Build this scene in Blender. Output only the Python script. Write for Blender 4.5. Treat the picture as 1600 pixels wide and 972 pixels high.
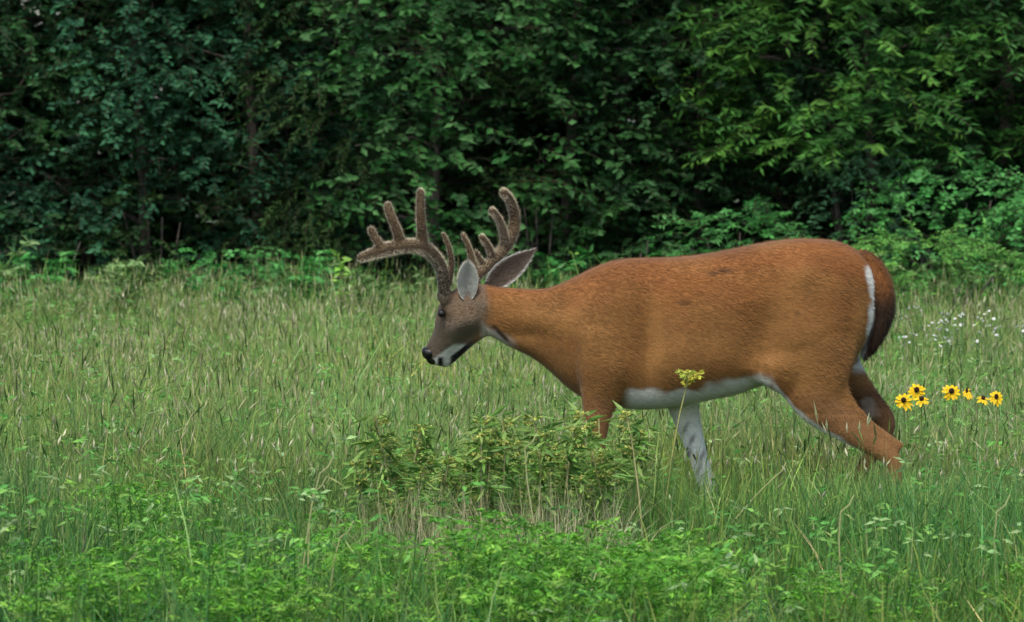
import bpy, math, random
import numpy as np
from mathutils import Vector, noise as mnoise

for o in list(bpy.data.objects):
    bpy.data.objects.remove(o)
sc = bpy.context.scene
col = sc.collection
R = math.radians

# ------------------------------------------------------------------ camera
F = 6840.0            # focal length in pixels of the 1600 px wide photograph
CAM_Z = 1.40
PITCH = math.atan(254.0 / F)
cam = bpy.data.cameras.new('camera')
cam.sensor_width = 36.0
cam.lens = F / 1600.0 * 36.0
cam.clip_end = 2000.0
cam.clip_start = 0.1
cam.dof.use_dof = True
cam.dof.focus_distance = 15.0
cam.dof.aperture_fstop = 9.0
camo = bpy.data.objects.new('camera', cam)
col.objects.link(camo)
camo.location = (0, 0, CAM_Z)
camo.rotation_euler = (math.pi / 2 - PITCH, 0, 0)
sc.camera = camo

# ------------------------------------------------------------------ light
SUN_EL, SUN_AZ = 60.0, 200.0        # azimuth measured from +Y towards +X: behind the camera
world = bpy.data.worlds.new('World')
sc.world = world
world.use_nodes = True
wn = world.node_tree.nodes
sky = wn.new('ShaderNodeTexSky')
sky.sky_type = 'NISHITA'
sky.sun_disc = False
sky.sun_elevation = R(SUN_EL)
sky.sun_rotation = R(SUN_AZ)
sky.dust_density = 3.0
bg = wn['Background']
bg.inputs['Strength'].default_value = 0.10
world.node_tree.links.new(sky.outputs[0], bg.inputs['Color'])
sl = bpy.data.lights.new('sun', 'SUN')
sl.energy = 1.5
sl.angle = R(18)
sl.color = (1.0, 0.95, 0.86)
sun = bpy.data.objects.new('sun', sl)
col.objects.link(sun)
d = Vector((math.sin(R(SUN_AZ)) * math.cos(R(SUN_EL)), math.cos(R(SUN_AZ)) * math.cos(R(SUN_EL)), math.sin(R(SUN_EL))))
sun.rotation_euler = d.to_track_quat('Z', 'Y').to_euler()
sun.location = (0, 0, 30)
vs = sc.view_settings
vs.view_transform = 'Standard'
vs.look = 'None'
vs.exposure = 1.25
vs.gamma = 1.0
sc.render.film_transparent = False
sc.cycles.max_bounces = 6
sc.cycles.transparent_max_bounces = 4

# ------------------------------------------------------------------ helpers
rng = np.random.default_rng(7)
random.seed(7)


def P(px, py, Y):
    """photo pixel + distance -> point"""
    dx = (px - 800.0) / F
    dv = (486.0 - py) / F
    c, s = math.cos(PITCH), math.sin(PITCH)
    v = np.array((dx, c + dv * s, -s + dv * c))
    p = v * (Y / v[1])
    return np.array((p[0], Y, CAM_Z + p[2]))


def gx(px, Y):
    return P(px, 486, Y)[0]


def lin(r, g, b):
    f = lambda c: (c / 255 / 12.92) if c / 255 <= 0.04045 else ((c / 255 + 0.055) / 1.055) ** 2.4
    return np.array((f(r), f(g), f(b)))


def norm(a):
    a = np.asarray(a, float)
    return a / np.maximum(np.linalg.norm(a, axis=-1, keepdims=True), 1e-9)


class Geo:
    """collects vertices, triangles and vertex colours"""
    def __init__(self):
        self.v, self.f, self.c, self.n = [], [], [], 0

    def add(self, v, f, c):
        v = np.asarray(v, np.float32).reshape(-1, 3)
        f = np.asarray(f, np.int32).reshape(-1, 3)
        c = np.asarray(c, np.float32)
        if c.ndim == 1:
            c = np.tile(c, (len(v), 1))
        self.v.append(v); self.f.append(f + self.n); self.c.append(c)
        self.n += len(v)
        return self

    def mesh(self, name, smooth=False):
        v = np.concatenate(self.v); f = np.concatenate(self.f); c = np.concatenate(self.c)
        m = bpy.data.meshes.new(name)
        m.vertices.add(len(v)); m.vertices.foreach_set('co', v.ravel())
        m.loops.add(len(f) * 3); m.loops.foreach_set('vertex_index', f.ravel())
        m.polygons.add(len(f))
        m.polygons.foreach_set('loop_start', np.arange(0, len(f) * 3, 3, dtype=np.int32))
        m.polygons.foreach_set('use_smooth', np.full(len(f), smooth))
        a = m.color_attributes.new('Col', 'FLOAT_COLOR', 'POINT')
        a.data.foreach_set('color', np.concatenate([c, np.ones((len(c), 1), np.float32)], 1).astype(np.float32).ravel())
        m.update(calc_edges=True)
        m.validate()
        return m

    def obj(self, name, mat, parent=None, smooth=False):
        m = self.mesh(name, smooth)
        m.materials.append(mat)
        o = bpy.data.objects.new(name, m)
        col.objects.link(o)
        if parent is not None:
            o.parent = parent
        return o


def tag(o, label, cat=None, group=None, kind=None):
    if label: o['label'] = label
    if cat: o['category'] = cat
    if group: o['group'] = group
    if kind: o['kind'] = kind
    return o


def empty(name, loc, label=None, cat=None, group=None):
    o = bpy.data.objects.new(name, None)
    o.empty_display_size = 0.1
    col.objects.link(o)
    o.location = loc
    return tag(o, label, cat, group)


def copy_tree(o, parent=None):
    c = o.copy()
    col.objects.link(c)
    if parent is not None:
        c.parent = parent
    for ch in list(o.children):
        copy_tree(ch, c)
    return c


def tube(pts, rad, sides=6, cap=True):
    """tapered tube through points -> verts, tris"""
    pts = np.asarray(pts, float)
    n = len(pts)
    rad = np.broadcast_to(np.asarray(rad, float), (n,)) if np.ndim(rad) <= 1 else rad
    t = np.gradient(pts, axis=0)
    t = norm(t)
    ref = np.array((0.0, 0, 1)) if abs(t[0][2]) < 0.9 else np.array((1.0, 0, 0))
    u = norm(np.cross(t[0], ref))
    V = []
    ang = np.arange(sides) / sides * 2 * math.pi
    for i in range(n):
        u = norm(u - t[i] * np.dot(u, t[i]))
        w = np.cross(t[i], u)
        V.append(pts[i] + rad[i] * (np.cos(ang)[:, None] * u + np.sin(ang)[:, None] * w))
    V = np.concatenate(V)
    fs = []
    for i in range(n - 1):
        for k in range(sides):
            a, b = i * sides + k, i * sides + (k + 1) % sides
            c_, d_ = a + sides, b + sides
            fs += [(a, b, d_), (a, d_, c_)]
    if cap:
        V = np.concatenate([V, pts[:1], pts[-1:]])
        A, B = n * sides, n * sides + 1
        for k in range(sides):
            k2 = (k + 1) % sides
            fs.append((A, k2, k))
            fs.append((B, (n - 1) * sides + k, (n - 1) * sides + k2))
    return V, np.array(fs)


def catmull(keys, n):
    """smooth resample of key rows"""
    K = np.asarray(keys, float)
    m = len(K)
    s = np.linspace(0, m - 1, n)
    i = np.clip(s.astype(int), 0, m - 2)
    u = (s - i)[:, None]
    p0 = K[np.clip(i - 1, 0, m - 1)]; p1 = K[i]; p2 = K[i + 1]; p3 = K[np.clip(i + 2, 0, m - 1)]
    return 0.5 * ((2 * p1) + (-p0 + p2) * u + (2 * p0 - 5 * p1 + 4 * p2 - p3) * u ** 2 + (-p0 + 3 * p1 - 3 * p2 + p3) * u ** 3)


# ------------------------------------------------------------------ materials
def new_mat(name):
    m = bpy.data.materials.new(name)
    m.use_nodes = True
    nt = m.node_tree
    return m, nt, nt.nodes['Principled BSDF'], nt.nodes['Material Output']


def leaf_mat(name, rough=0.5, spec=0.35, trans=0.3, scale=60.0, vary=0.35):
    m, nt, b, out = new_mat(name)
    at = nt.nodes.new('ShaderNodeAttribute'); at.attribute_name = 'Col'
    nz = nt.nodes.new('ShaderNodeTexNoise'); nz.inputs['Scale'].default_value = scale
    geo = nt.nodes.new('ShaderNodeNewGeometry')
    nt.links.new(geo.outputs['Position'], nz.inputs['Vector'])
    mr = nt.nodes.new('ShaderNodeMapRange')
    mr.inputs['To Min'].default_value = 1 - vary; mr.inputs['To Max'].default_value = 1 + vary
    nt.links.new(nz.outputs['Fac'], mr.inputs['Value'])
    mx = nt.nodes.new('ShaderNodeVectorMath'); mx.operation = 'SCALE'
    nt.links.new(at.outputs['Color'], mx.inputs[0]); nt.links.new(mr.outputs[0], mx.inputs['Scale'])
    nt.links.new(mx.outputs[0], b.inputs['Base Color'])
    b.inputs['Roughness'].default_value = rough
    b.inputs['Specular IOR Level'].default_value = spec
    if trans > 0:
        tr = nt.nodes.new('ShaderNodeBsdfTranslucent')
        nt.links.new(mx.outputs[0], tr.inputs['Color'])
        ms = nt.nodes.new('ShaderNodeMixShader'); ms.inputs[0].default_value = trans
        nt.links.new(b.outputs[0], ms.inputs[1]); nt.links.new(tr.outputs[0], ms.inputs[2])
        nt.links.new(ms.outputs[0], out.inputs['Surface'])
    return m


M_GRASS = leaf_mat('grass_blades', 0.6, 0.2, 0.34, 25)
M_LEAF = leaf_mat('tree_leaves', 0.6, 0.18, 0.22, 30)
M_WEED = leaf_mat('weed_leaves', 0.5, 0.3, 0.30, 40)
M_STEM = leaf_mat('stems', 0.7, 0.2, 0.0, 40)
M_PETAL = leaf_mat('petals', 0.5, 0.2, 0.25, 80, 0.2)

# bark
m, nt, b, out = new_mat('bark')
nz = nt.nodes.new('ShaderNodeTexNoise'); nz.inputs['Scale'].default_value = 14; nz.inputs['Detail'].default_value = 8
mp = nt.nodes.new('ShaderNodeMapping'); mp.inputs['Scale'].default_value = (3, 3, .5)
tc = nt.nodes.new('ShaderNodeTexCoord')
nt.links.new(tc.outputs['Object'], mp.inputs[0]); nt.links.new(mp.outputs[0], nz.inputs['Vector'])
rp = nt.nodes.new('ShaderNodeValToRGB')
rp.color_ramp.elements[0].color = (.02, .017, .013, 1); rp.color_ramp.elements[0].position = .35
rp.color_ramp.elements[1].color = (.12, .10, .08, 1); rp.color_ramp.elements[1].position = .7
nt.links.new(nz.outputs['Fac'], rp.inputs[0]); nt.links.new(rp.outputs[0], b.inputs['Base Color'])
bp = nt.nodes.new('ShaderNodeBump'); bp.inputs['Strength'].default_value = .8; bp.inputs['Distance'].default_value = .02
nt.links.new(nz.outputs['Fac'], bp.inputs['Height']); nt.links.new(bp.outputs[0], b.inputs['Normal'])
b.inputs['Roughness'].default_value = .9
M_BARK = m

# ground: thatch and soil
m, nt, b, out = new_mat('meadow_soil')
nz = nt.nodes.new('ShaderNodeTexNoise'); nz.inputs['Scale'].default_value = 9; nz.inputs['Detail'].default_value = 10
tc = nt.nodes.new('ShaderNodeTexCoord'); nt.links.new(tc.outputs['Object'], nz.inputs['Vector'])
rp = nt.nodes.new('ShaderNodeValToRGB')
rp.color_ramp.elements[0].color = (.022, .03, .012, 1); rp.color_ramp.elements[0].position = .3
rp.color_ramp.elements[1].color = (.085, .12, .04, 1); rp.color_ramp.elements[1].position = .75
nt.links.new(nz.outputs['Fac'], rp.inputs[0]); nt.links.new(rp.outputs[0], b.inputs['Base Color'])
b.inputs['Roughness'].default_value = .95
M_SOIL = m


def coat_mat(name, rough=.75, sheen=.25, bump=.25, sheen_rough=.4, tint=(1, .9, .75, 1)):
    m, nt, b, out = new_mat(name)
    at = nt.nodes.new('ShaderNodeAttribute'); at.attribute_name = 'Col'
    tc = nt.nodes.new('ShaderNodeTexCoord')
    nz = nt.nodes.new('ShaderNodeTexNoise'); nz.inputs['Scale'].default_value = 9; nz.inputs['Detail'].default_value = 6
    mp = nt.nodes.new('ShaderNodeMapping'); mp.inputs['Scale'].default_value = (.6, 1, 1.2)
    nt.links.new(tc.outputs['Object'], mp.inputs[0]); nt.links.new(mp.outputs[0], nz.inputs['Vector'])
    nf = nt.nodes.new('ShaderNodeTexNoise'); nf.inputs['Scale'].default_value = 160; nf.inputs['Detail'].default_value = 3
    mp2 = nt.nodes.new('ShaderNodeMapping'); mp2.inputs['Scale'].default_value = (.35, 1, 1)
    nt.links.new(tc.outputs['Object'], mp2.inputs[0]); nt.links.new(mp2.outputs[0], nf.inputs['Vector'])
    ad = nt.nodes.new('ShaderNodeMath'); ad.operation = 'ADD'
    nt.links.new(nz.outputs['Fac'], ad.inputs[0]); nt.links.new(nf.outputs['Fac'], ad.inputs[1])
    mr = nt.nodes.new('ShaderNodeMapRange')
    mr.inputs['From Min'].default_value = .6; mr.inputs['From Max'].default_value = 1.4
    mr.inputs['To Min'].default_value = .72; mr.inputs['To Max'].default_value = 1.28
    nt.links.new(ad.outputs[0], mr.inputs['Value'])
    mx = nt.nodes.new('ShaderNodeVectorMath'); mx.operation = 'SCALE'
    nt.links.new(at.outputs['Color'], mx.inputs[0]); nt.links.new(mr.outputs[0], mx.inputs['Scale'])
    nt.links.new(mx.outputs[0], b.inputs['Base Color'])
    b.inputs['Roughness'].default_value = rough
    b.inputs['Specular IOR Level'].default_value = .15
    b.inputs['Sheen Weight'].default_value = sheen
    b.inputs['Sheen Roughness'].default_value = sheen_rough
    b.inputs['Sheen Tint'].default_value = tint
    bp = nt.nodes.new('ShaderNodeBump'); bp.inputs['Strength'].default_value = bump; bp.inputs['Distance'].default_value = .006
    nt.links.new(nf.outputs['Fac'], bp.inputs['Height']); nt.links.new(bp.outputs[0], b.inputs['Normal'])
    return m


M_COAT = coat_mat('deer_coat')
M_VELVET = coat_mat('antler_velvet', .9, .8, .4, .3, (1, .92, .8, 1))
m, nt, b, out = new_mat('wet_black')
b.inputs['Base Color'].default_value = (.008, .007, .006, 1); b.inputs['Roughness'].default_value = .32; b.inputs['Specular IOR Level'].default_value = .35
M_BLACK = m
m, nt, b, out = new_mat('hoof_horn')
b.inputs['Base Color'].default_value = (.02, .017, .014, 1); b.inputs['Roughness'].default_value = .5
M_HOOF = m

# ------------------------------------------------------------------ ground
g = Geo()
S = 700.0
g.add([(-S, -S, 0), (S, -S, 0), (S, S, 0), (-S, S, 0)], [(0, 1, 2), (0, 2, 3)], (0.05, .07, .03))
ground = g.obj('ground', M_SOIL)
tag(ground, 'meadow ground of soil and thatch under the tall grass', 'ground', kind='structure')


# ------------------------------------------------------------------ noise fields (vectorised value noise)
def field(x, y, scale, seed):
    r = np.random.default_rng(seed)
    G = r.random((256, 256))
    u, v = x / scale + 57.3, y / scale + 31.7
    i, j = np.floor(u).astype(int), np.floor(v).astype(int)
    a, b_ = u - i, v - j
    a = a * a * (3 - 2 * a); b_ = b_ * b_ * (3 - 2 * b_)
    q = lambda ii, jj: G[ii % 256, jj % 256]
    return (q(i, j) * (1 - a) + q(i + 1, j) * a) * (1 - b_) + (q(i, j + 1) * (1 - a) + q(i + 1, j + 1) * a) * b_


# ------------------------------------------------------------------ grass
def blades(g, x, y, h, w, lean, az, cols, levels=3, z0=None, face=None, droop=.35):
    n = len(x)
    base = np.stack([x, y, np.zeros(n) if z0 is None else z0], 1)
    dirv = np.stack([np.cos(az), np.sin(az), np.zeros(n)], 1)
    fa = rng.uniform(0, 2 * math.pi, n) if face is None else face
    side = np.stack([np.cos(fa), np.sin(fa), np.zeros(n)], 1)
    V = []
    for k in range(levels + 1):
        t = k / levels
        c = base + dirv * (lean * h * t ** 1.8)[:, None] + np.array((0, 0, 1)) * (h * (t - droop * lean * t ** 3))[:, None]
        if k == levels:
            V.append(c[:, None, :])
        else:
            ww = w * (1 - .55 * t) * .5
            V.append(np.stack([c - side * ww[:, None], c + side * ww[:, None]], 1))
    V = np.concatenate(V, 1)
    m = V.shape[1]
    fs = []
    for k in range(levels - 1):
        a = 2 * k
        fs += [(a, a + 1, a + 3), (a, a + 3, a + 2)]
    a = 2 * (levels - 1)
    fs.append((a, a + 1, a + 2))
    fs = np.array(fs)[None] + (np.arange(n) * m)[:, None, None]
    C = np.repeat(cols[:, None, :], m, 1)
    g.add(V.reshape(-1, 3), fs.reshape(-1, 3), C.reshape(-1, 3))


PAL = np.array([lin(96, 142, 64), lin(126, 160, 68), lin(78, 132, 62), lin(100, 148, 80), lin(140, 158, 84),
                lin(186, 176, 128), lin(64, 106, 46)])


def grass_cols(x, y, n):
    a = field(x, y, 1.1, 1); b_ = field(x, y, .45, 2); c = field(x, y, 2.3, 3)
    r = rng.random(n)
    w = np.stack([.9 + 0 * a, .35 + 1.1 * (a > .55), .5 + .9 * (b_ < .4), .25 + .9 * (c > .6), .35 + 1.0 * (b_ > .6),
                  .10 + .5 * (c < .25), .45 + .6 * (a < .35)], 1)
    w = np.cumsum(w / w.sum(1, keepdims=True), 1)
    k = (r[:, None] > w).sum(1).clip(0, len(PAL) - 1)
    cc = PAL[k] * rng.uniform(.55, 1.4, (n, 1)) * (.62 + .8 * field(x, y, .5, 5)[:, None]) * (1 + np.array((.28, .02, -.25)) * (field(x, y, .9, 6)[:, None] - .5) * 2) * rng.uniform(.92, 1.08, (n, 3))
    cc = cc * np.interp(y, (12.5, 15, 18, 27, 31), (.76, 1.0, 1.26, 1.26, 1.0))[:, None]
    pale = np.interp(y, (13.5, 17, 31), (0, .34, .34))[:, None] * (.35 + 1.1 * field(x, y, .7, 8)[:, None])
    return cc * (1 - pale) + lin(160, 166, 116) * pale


def scatter(n, y0, y1, margin):
    """points in the widening strip of meadow the view covers"""
    y = np.sqrt(rng.uniform(y0 ** 2, y1 ** 2, n * 2))
    hw = y * (800 / F) + margin
    x = rng.uniform(-1, 1, n * 2) * (y1 * (800 / F) + margin)
    k = np.abs(x) < hw
    return x[k][:n], y[k][:n]


def meadow_h(x, y):
    return .17 + .24 * field(x, y, .8, 11) + .13 * field(x, y, .28, 12)


g = Geo()
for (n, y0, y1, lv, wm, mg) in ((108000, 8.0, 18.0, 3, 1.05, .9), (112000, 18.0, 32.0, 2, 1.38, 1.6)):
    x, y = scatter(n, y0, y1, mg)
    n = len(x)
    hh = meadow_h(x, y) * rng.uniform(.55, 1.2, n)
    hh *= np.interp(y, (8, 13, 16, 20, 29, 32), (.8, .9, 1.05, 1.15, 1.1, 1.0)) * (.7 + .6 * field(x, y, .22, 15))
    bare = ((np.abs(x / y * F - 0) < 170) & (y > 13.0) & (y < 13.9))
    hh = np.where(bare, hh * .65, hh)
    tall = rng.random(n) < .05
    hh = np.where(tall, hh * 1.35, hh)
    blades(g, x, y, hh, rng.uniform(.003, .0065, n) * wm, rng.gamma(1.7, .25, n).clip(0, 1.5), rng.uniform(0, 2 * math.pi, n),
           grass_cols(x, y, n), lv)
mg_ = g.obj('meadow_grass', M_GRASS)
tag(mg_, 'tall green meadow grass covering the whole field around the deer', 'grass', kind='stuff')

# seed-bearing grass: thin stalks with a narrow head
def seed_grass(name, label, n, y0, y1, margin, hmul, headcol, stalkcol, keep=None, wm=1.0, h0=.84, hw=(.0014, .0036)):
    g = Geo()
    x, y = scatter(n, y0, y1, margin)
    if keep is not None:
        k = keep(x, y); x, y = x[k], y[k]
    n = len(x)
    h = meadow_h(x, y) * rng.uniform(1.05, 1.6, n) * hmul
    az = rng.uniform(0, 2 * math.pi, n); lean = rng.gamma(2, .1, n).clip(0, .7)
    blades(g, x, y, h, np.full(n, .002) * wm, lean, az, stalkcol * rng.uniform(.75, 1.2, (n, 1)), 2)
    # head: a slim four-sided spindle along the top of the stalk
    dirv = np.stack([np.cos(az), np.sin(az), np.zeros(n)], 1)
    at = lambda t: np.stack([x, y, np.zeros(n)], 1) + dirv * (lean * h * t ** 1.8)[:, None] + np.array((0, 0, 1)) * (h * (t - .35 * lean * t ** 3))[:, None]
    p0, p1 = at(h0), at(1.02)
    mid = p0 * .55 + p1 * .45
    w = rng.uniform(hw[0], hw[1], n)[:, None] * wm
    ex = np.array((1.0, 0, 0)); ey = np.array((0, 1.0, 0))
    V = np.stack([p0, mid + ex * w, mid + ey * w, mid - ex * w, mid - ey * w, p1], 1)
    fs = np.array([(0, 2, 1), (0, 3, 2), (0, 4, 3), (0, 1, 4), (5, 1, 2), (5, 2, 3), (5, 3, 4), (5, 4, 1)])
    cc = headcol[rng.integers(0, len(headcol), n)] * rng.uniform(.6, 1.25, (n, 1))
    g.add(V.reshape(-1, 3), (fs[None] + (np.arange(n) * 6)[:, None, None]).reshape(-1, 3), np.repeat(cc[:, None], 6, 1).reshape(-1, 3))
    return tag(g.obj(name, M_GRASS), label, 'grass', kind='stuff')


seed_grass('seed_grass', 'seeding grass with slim olive heads standing above the meadow', 24000, 14.5, 31, 1.0, .98,
           np.array([lin(140, 158, 90), lin(166, 170, 114), lin(116, 150, 76), lin(72, 94, 48), lin(176, 176, 132)]), lin(120, 142, 76), wm=1.2)

seed_grass('pale_seed_grass', 'grass with short pale tufted seed heads in loose drifts over the meadow', 11000, 13.5, 30, 1.0, .95,
           np.array([lin(186, 190, 150), lin(170, 180, 132), lin(200, 196, 166)]), lin(126, 146, 88), keep=lambda x, y: field(x, y, .55, 51) > .42, wm=1.1, h0=.93, hw=(.0018, .0042))

# small broad-leaved herbs among the grass
def herbs():
    g = Geo()
    x, y = scatter(19000, 10.5, 31, 1.0)
    k = field(x, y, .7, 41) + .5 * field(x, y, .25, 42) > .70
    x, y = x[k], y[k]; n = len(x)
    h = meadow_h(x, y) * rng.uniform(.55, 1.12, n)
    a = rng.uniform(0, 6.28, n)
    HC_ = np.array([lin(92, 148, 66), lin(112, 160, 78), lin(78, 134, 60), lin(136, 166, 108), lin(96, 130, 56)])
    sprays(g, np.stack([x, y, h], 1), np.stack([np.cos(a), np.sin(a), rng.uniform(.1, 1.2, n)], 1), .07, 5, .036, .013, HC_, seed=44, spread=.9, up=.9)
    tag(g.obj('meadow_herbs', M_GRASS), 'small broad-leaved herbs scattered through the meadow grass', 'herbs', kind='stuff')


# pale dead stalks and thatch lying through the grass
g = Geo()
x, y = scatter(11000, 9.0, 22, .9); n = len(x)
k = (field(x, y, .6, 21) > .62) | (rng.random(n) < .10); x, y = x[k], y[k]; n = len(x)
blades(g, x, y, rng.uniform(.12, .36, n), rng.uniform(.0022, .0042, n), rng.gamma(2.0, .25, n).clip(0, 1.6), rng.uniform(0, 6.28, n),
       np.array([lin(186, 178, 138), lin(160, 150, 112), lin(140, 128, 100)])[rng.integers(0, 3, n)] * rng.uniform(.7, 1.15, (n, 1)), 3, droop=.5)
px_ = rng.uniform(560, 985, 1500); Y_ = rng.uniform(12.9, 13.9, 1500)
x = (px_ - 800) / F * Y_
blades(g, x, Y_, rng.uniform(.18, .44, 1500), rng.uniform(.003, .0055, 1500), rng.gamma(1.6, .18, 1500).clip(0, 1.2), rng.uniform(0, 6.28, 1500),
       np.array([lin(190, 184, 146), lin(164, 162, 120), lin(120, 140, 84)])[rng.integers(0, 3, 1500)] * rng.uniform(.75, 1.15, (1500, 1)), 3, droop=.4)
# tufts growing round the legs
for (pa, pb, Ya, Yb, n, ha, hb) in ((1270, 1450, 13.9, 14.75, 1300, .18, .44), (1040, 1160, 14.0, 14.75, 600, .16, .38), (890, 1000, 14.2, 14.8, 500, .25, .48), (1200, 1600, 13.2, 14.4, 900, .2, .42)):
    Y_ = rng.uniform(Ya, Yb, n); x = (rng.uniform(pa, pb, n) - 800) / F * Y_
    blades(g, x, Y_, rng.uniform(ha, hb, n), rng.uniform(.0028, .006, n), rng.gamma(1.7, .25, n).clip(0, 1.4), rng.uniform(0, 6.28, n), grass_cols(x, Y_, n), 3)
tag(g.obj('dry_straw', M_GRASS), 'pale dead straw and loose tufts mixed through the foreground meadow', 'straw', kind='stuff')


# ------------------------------------------------------------------ leaves on sprays
def sprays(g, o, d, L, nleaf, ll, lw, cols, droop=.25, spread=1.0, up=.5, twig=None, flat=.35, seed=0, rise=0.0, twig_w=.004, start=.12):
    """o,d,L per spray; nleaf leaves along each; ll/lw leaf length and width"""
    r = np.random.default_rng(seed)
    n = len(o)
    o = np.asarray(o, float); d = norm(d); L = np.broadcast_to(L, (n,)).astype(float)
    t = (np.arange(nleaf)[None] + r.uniform(.1, .9, (n, nleaf))) / nleaf * (1 - start) + start
    Z = np.array((0, 0, 1.0))
    pos = o[:, None] + d[:, None] * (L[:, None] * t)[..., None] - Z * (droop * L[:, None] * t ** 2)[..., None]
    tan = norm(d[:, None] - Z * (2 * droop * t)[..., None])
    side = norm(np.cross(tan, Z) + r.normal(0, .25, (n, nleaf, 3)))
    sg = np.where(np.arange(nleaf) % 2 == 0, 1.0, -1.0)[None, :, None]
    ax = norm(tan * .55 + side * sg * spread + Z * rise - Z * .18 + r.normal(0, .28, (n, nleaf, 3)))
    nn = norm(Z * up + np.array((0, -1.0, 0)) * flat + r.normal(0, .55, (n, nleaf, 3)))
    wd = norm(np.cross(ax, nn))
    nn = np.cross(wd, ax)
    l_ = (ll * r.uniform(.6, 1.2, (n, nleaf)))[..., None]; w_ = (lw * r.uniform(.7, 1.15, (n, nleaf)))[..., None] * .5
    b0 = pos
    mid = pos + ax * l_ * .48 - nn * w_ * .35
    le = pos + ax * l_ * .4 + wd * w_
    ri = pos + ax * l_ * .4 - wd * w_
    tip = pos + ax * l_ - nn * l_ * .12
    V = np.stack([b0, le, ri, tip, mid], 2).reshape(-1, 3)
    m = n * nleaf
    fs = np.array([(0, 4, 1), (4, 3, 1), (0, 2, 4), (4, 2, 3)])[None] + (np.arange(m) * 5)[:, None, None]
    cc = cols[r.integers(0, len(cols), (n, 1))] * r.uniform(.8, 1.2, (n, 1, 1))
    cc = np.broadcast_to(cc, (n, nleaf, 3)) * r.uniform(.7, 1.3, (n, nleaf, 1)) * r.uniform(.94, 1.06, (n, nleaf, 3))
    g.add(V, fs.reshape(-1, 3), np.repeat(cc.reshape(-1, 3), 5, 0))
    if twig is not None:
        tt = np.linspace(0, 1, 4)
        pc = o[:, None] + d[:, None] * (L[:, None] * tt)[..., None] - Z * (droop * L[:, None] * tt ** 2)[..., None]
        u = norm(np.cross(d, Z + .01)); w2 = np.cross(d, u)
        rad = twig_w * (1 - .75 * tt)[None, :, None]
        ring = np.stack([pc + u[:, None] * rad, pc + (-.5 * u + .87 * w2)[:, None] * rad, pc + (-.5 * u - .87 * w2)[:, None] * rad], 2)
        fs = []
        for i in range(3):
            for k in range(3):
                a, b_ = i * 3 + k, i * 3 + (k + 1) % 3
                fs += [(a, b_, b_ + 3), (a, b_ + 3, a + 3)]
        fs = np.array(fs)[None] + (np.arange(n) * 12)[:, None, None]
        g.add(ring.reshape(-1, 3), fs.reshape(-1, 3), np.asarray(twig))


herbs()


def n3(p, s, sd):
    return mnoise.noise(Vector((p[0] / s + sd * 7.1, p[1] / s - sd * 3.3, p[2] / s + sd * 1.7)))


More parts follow.
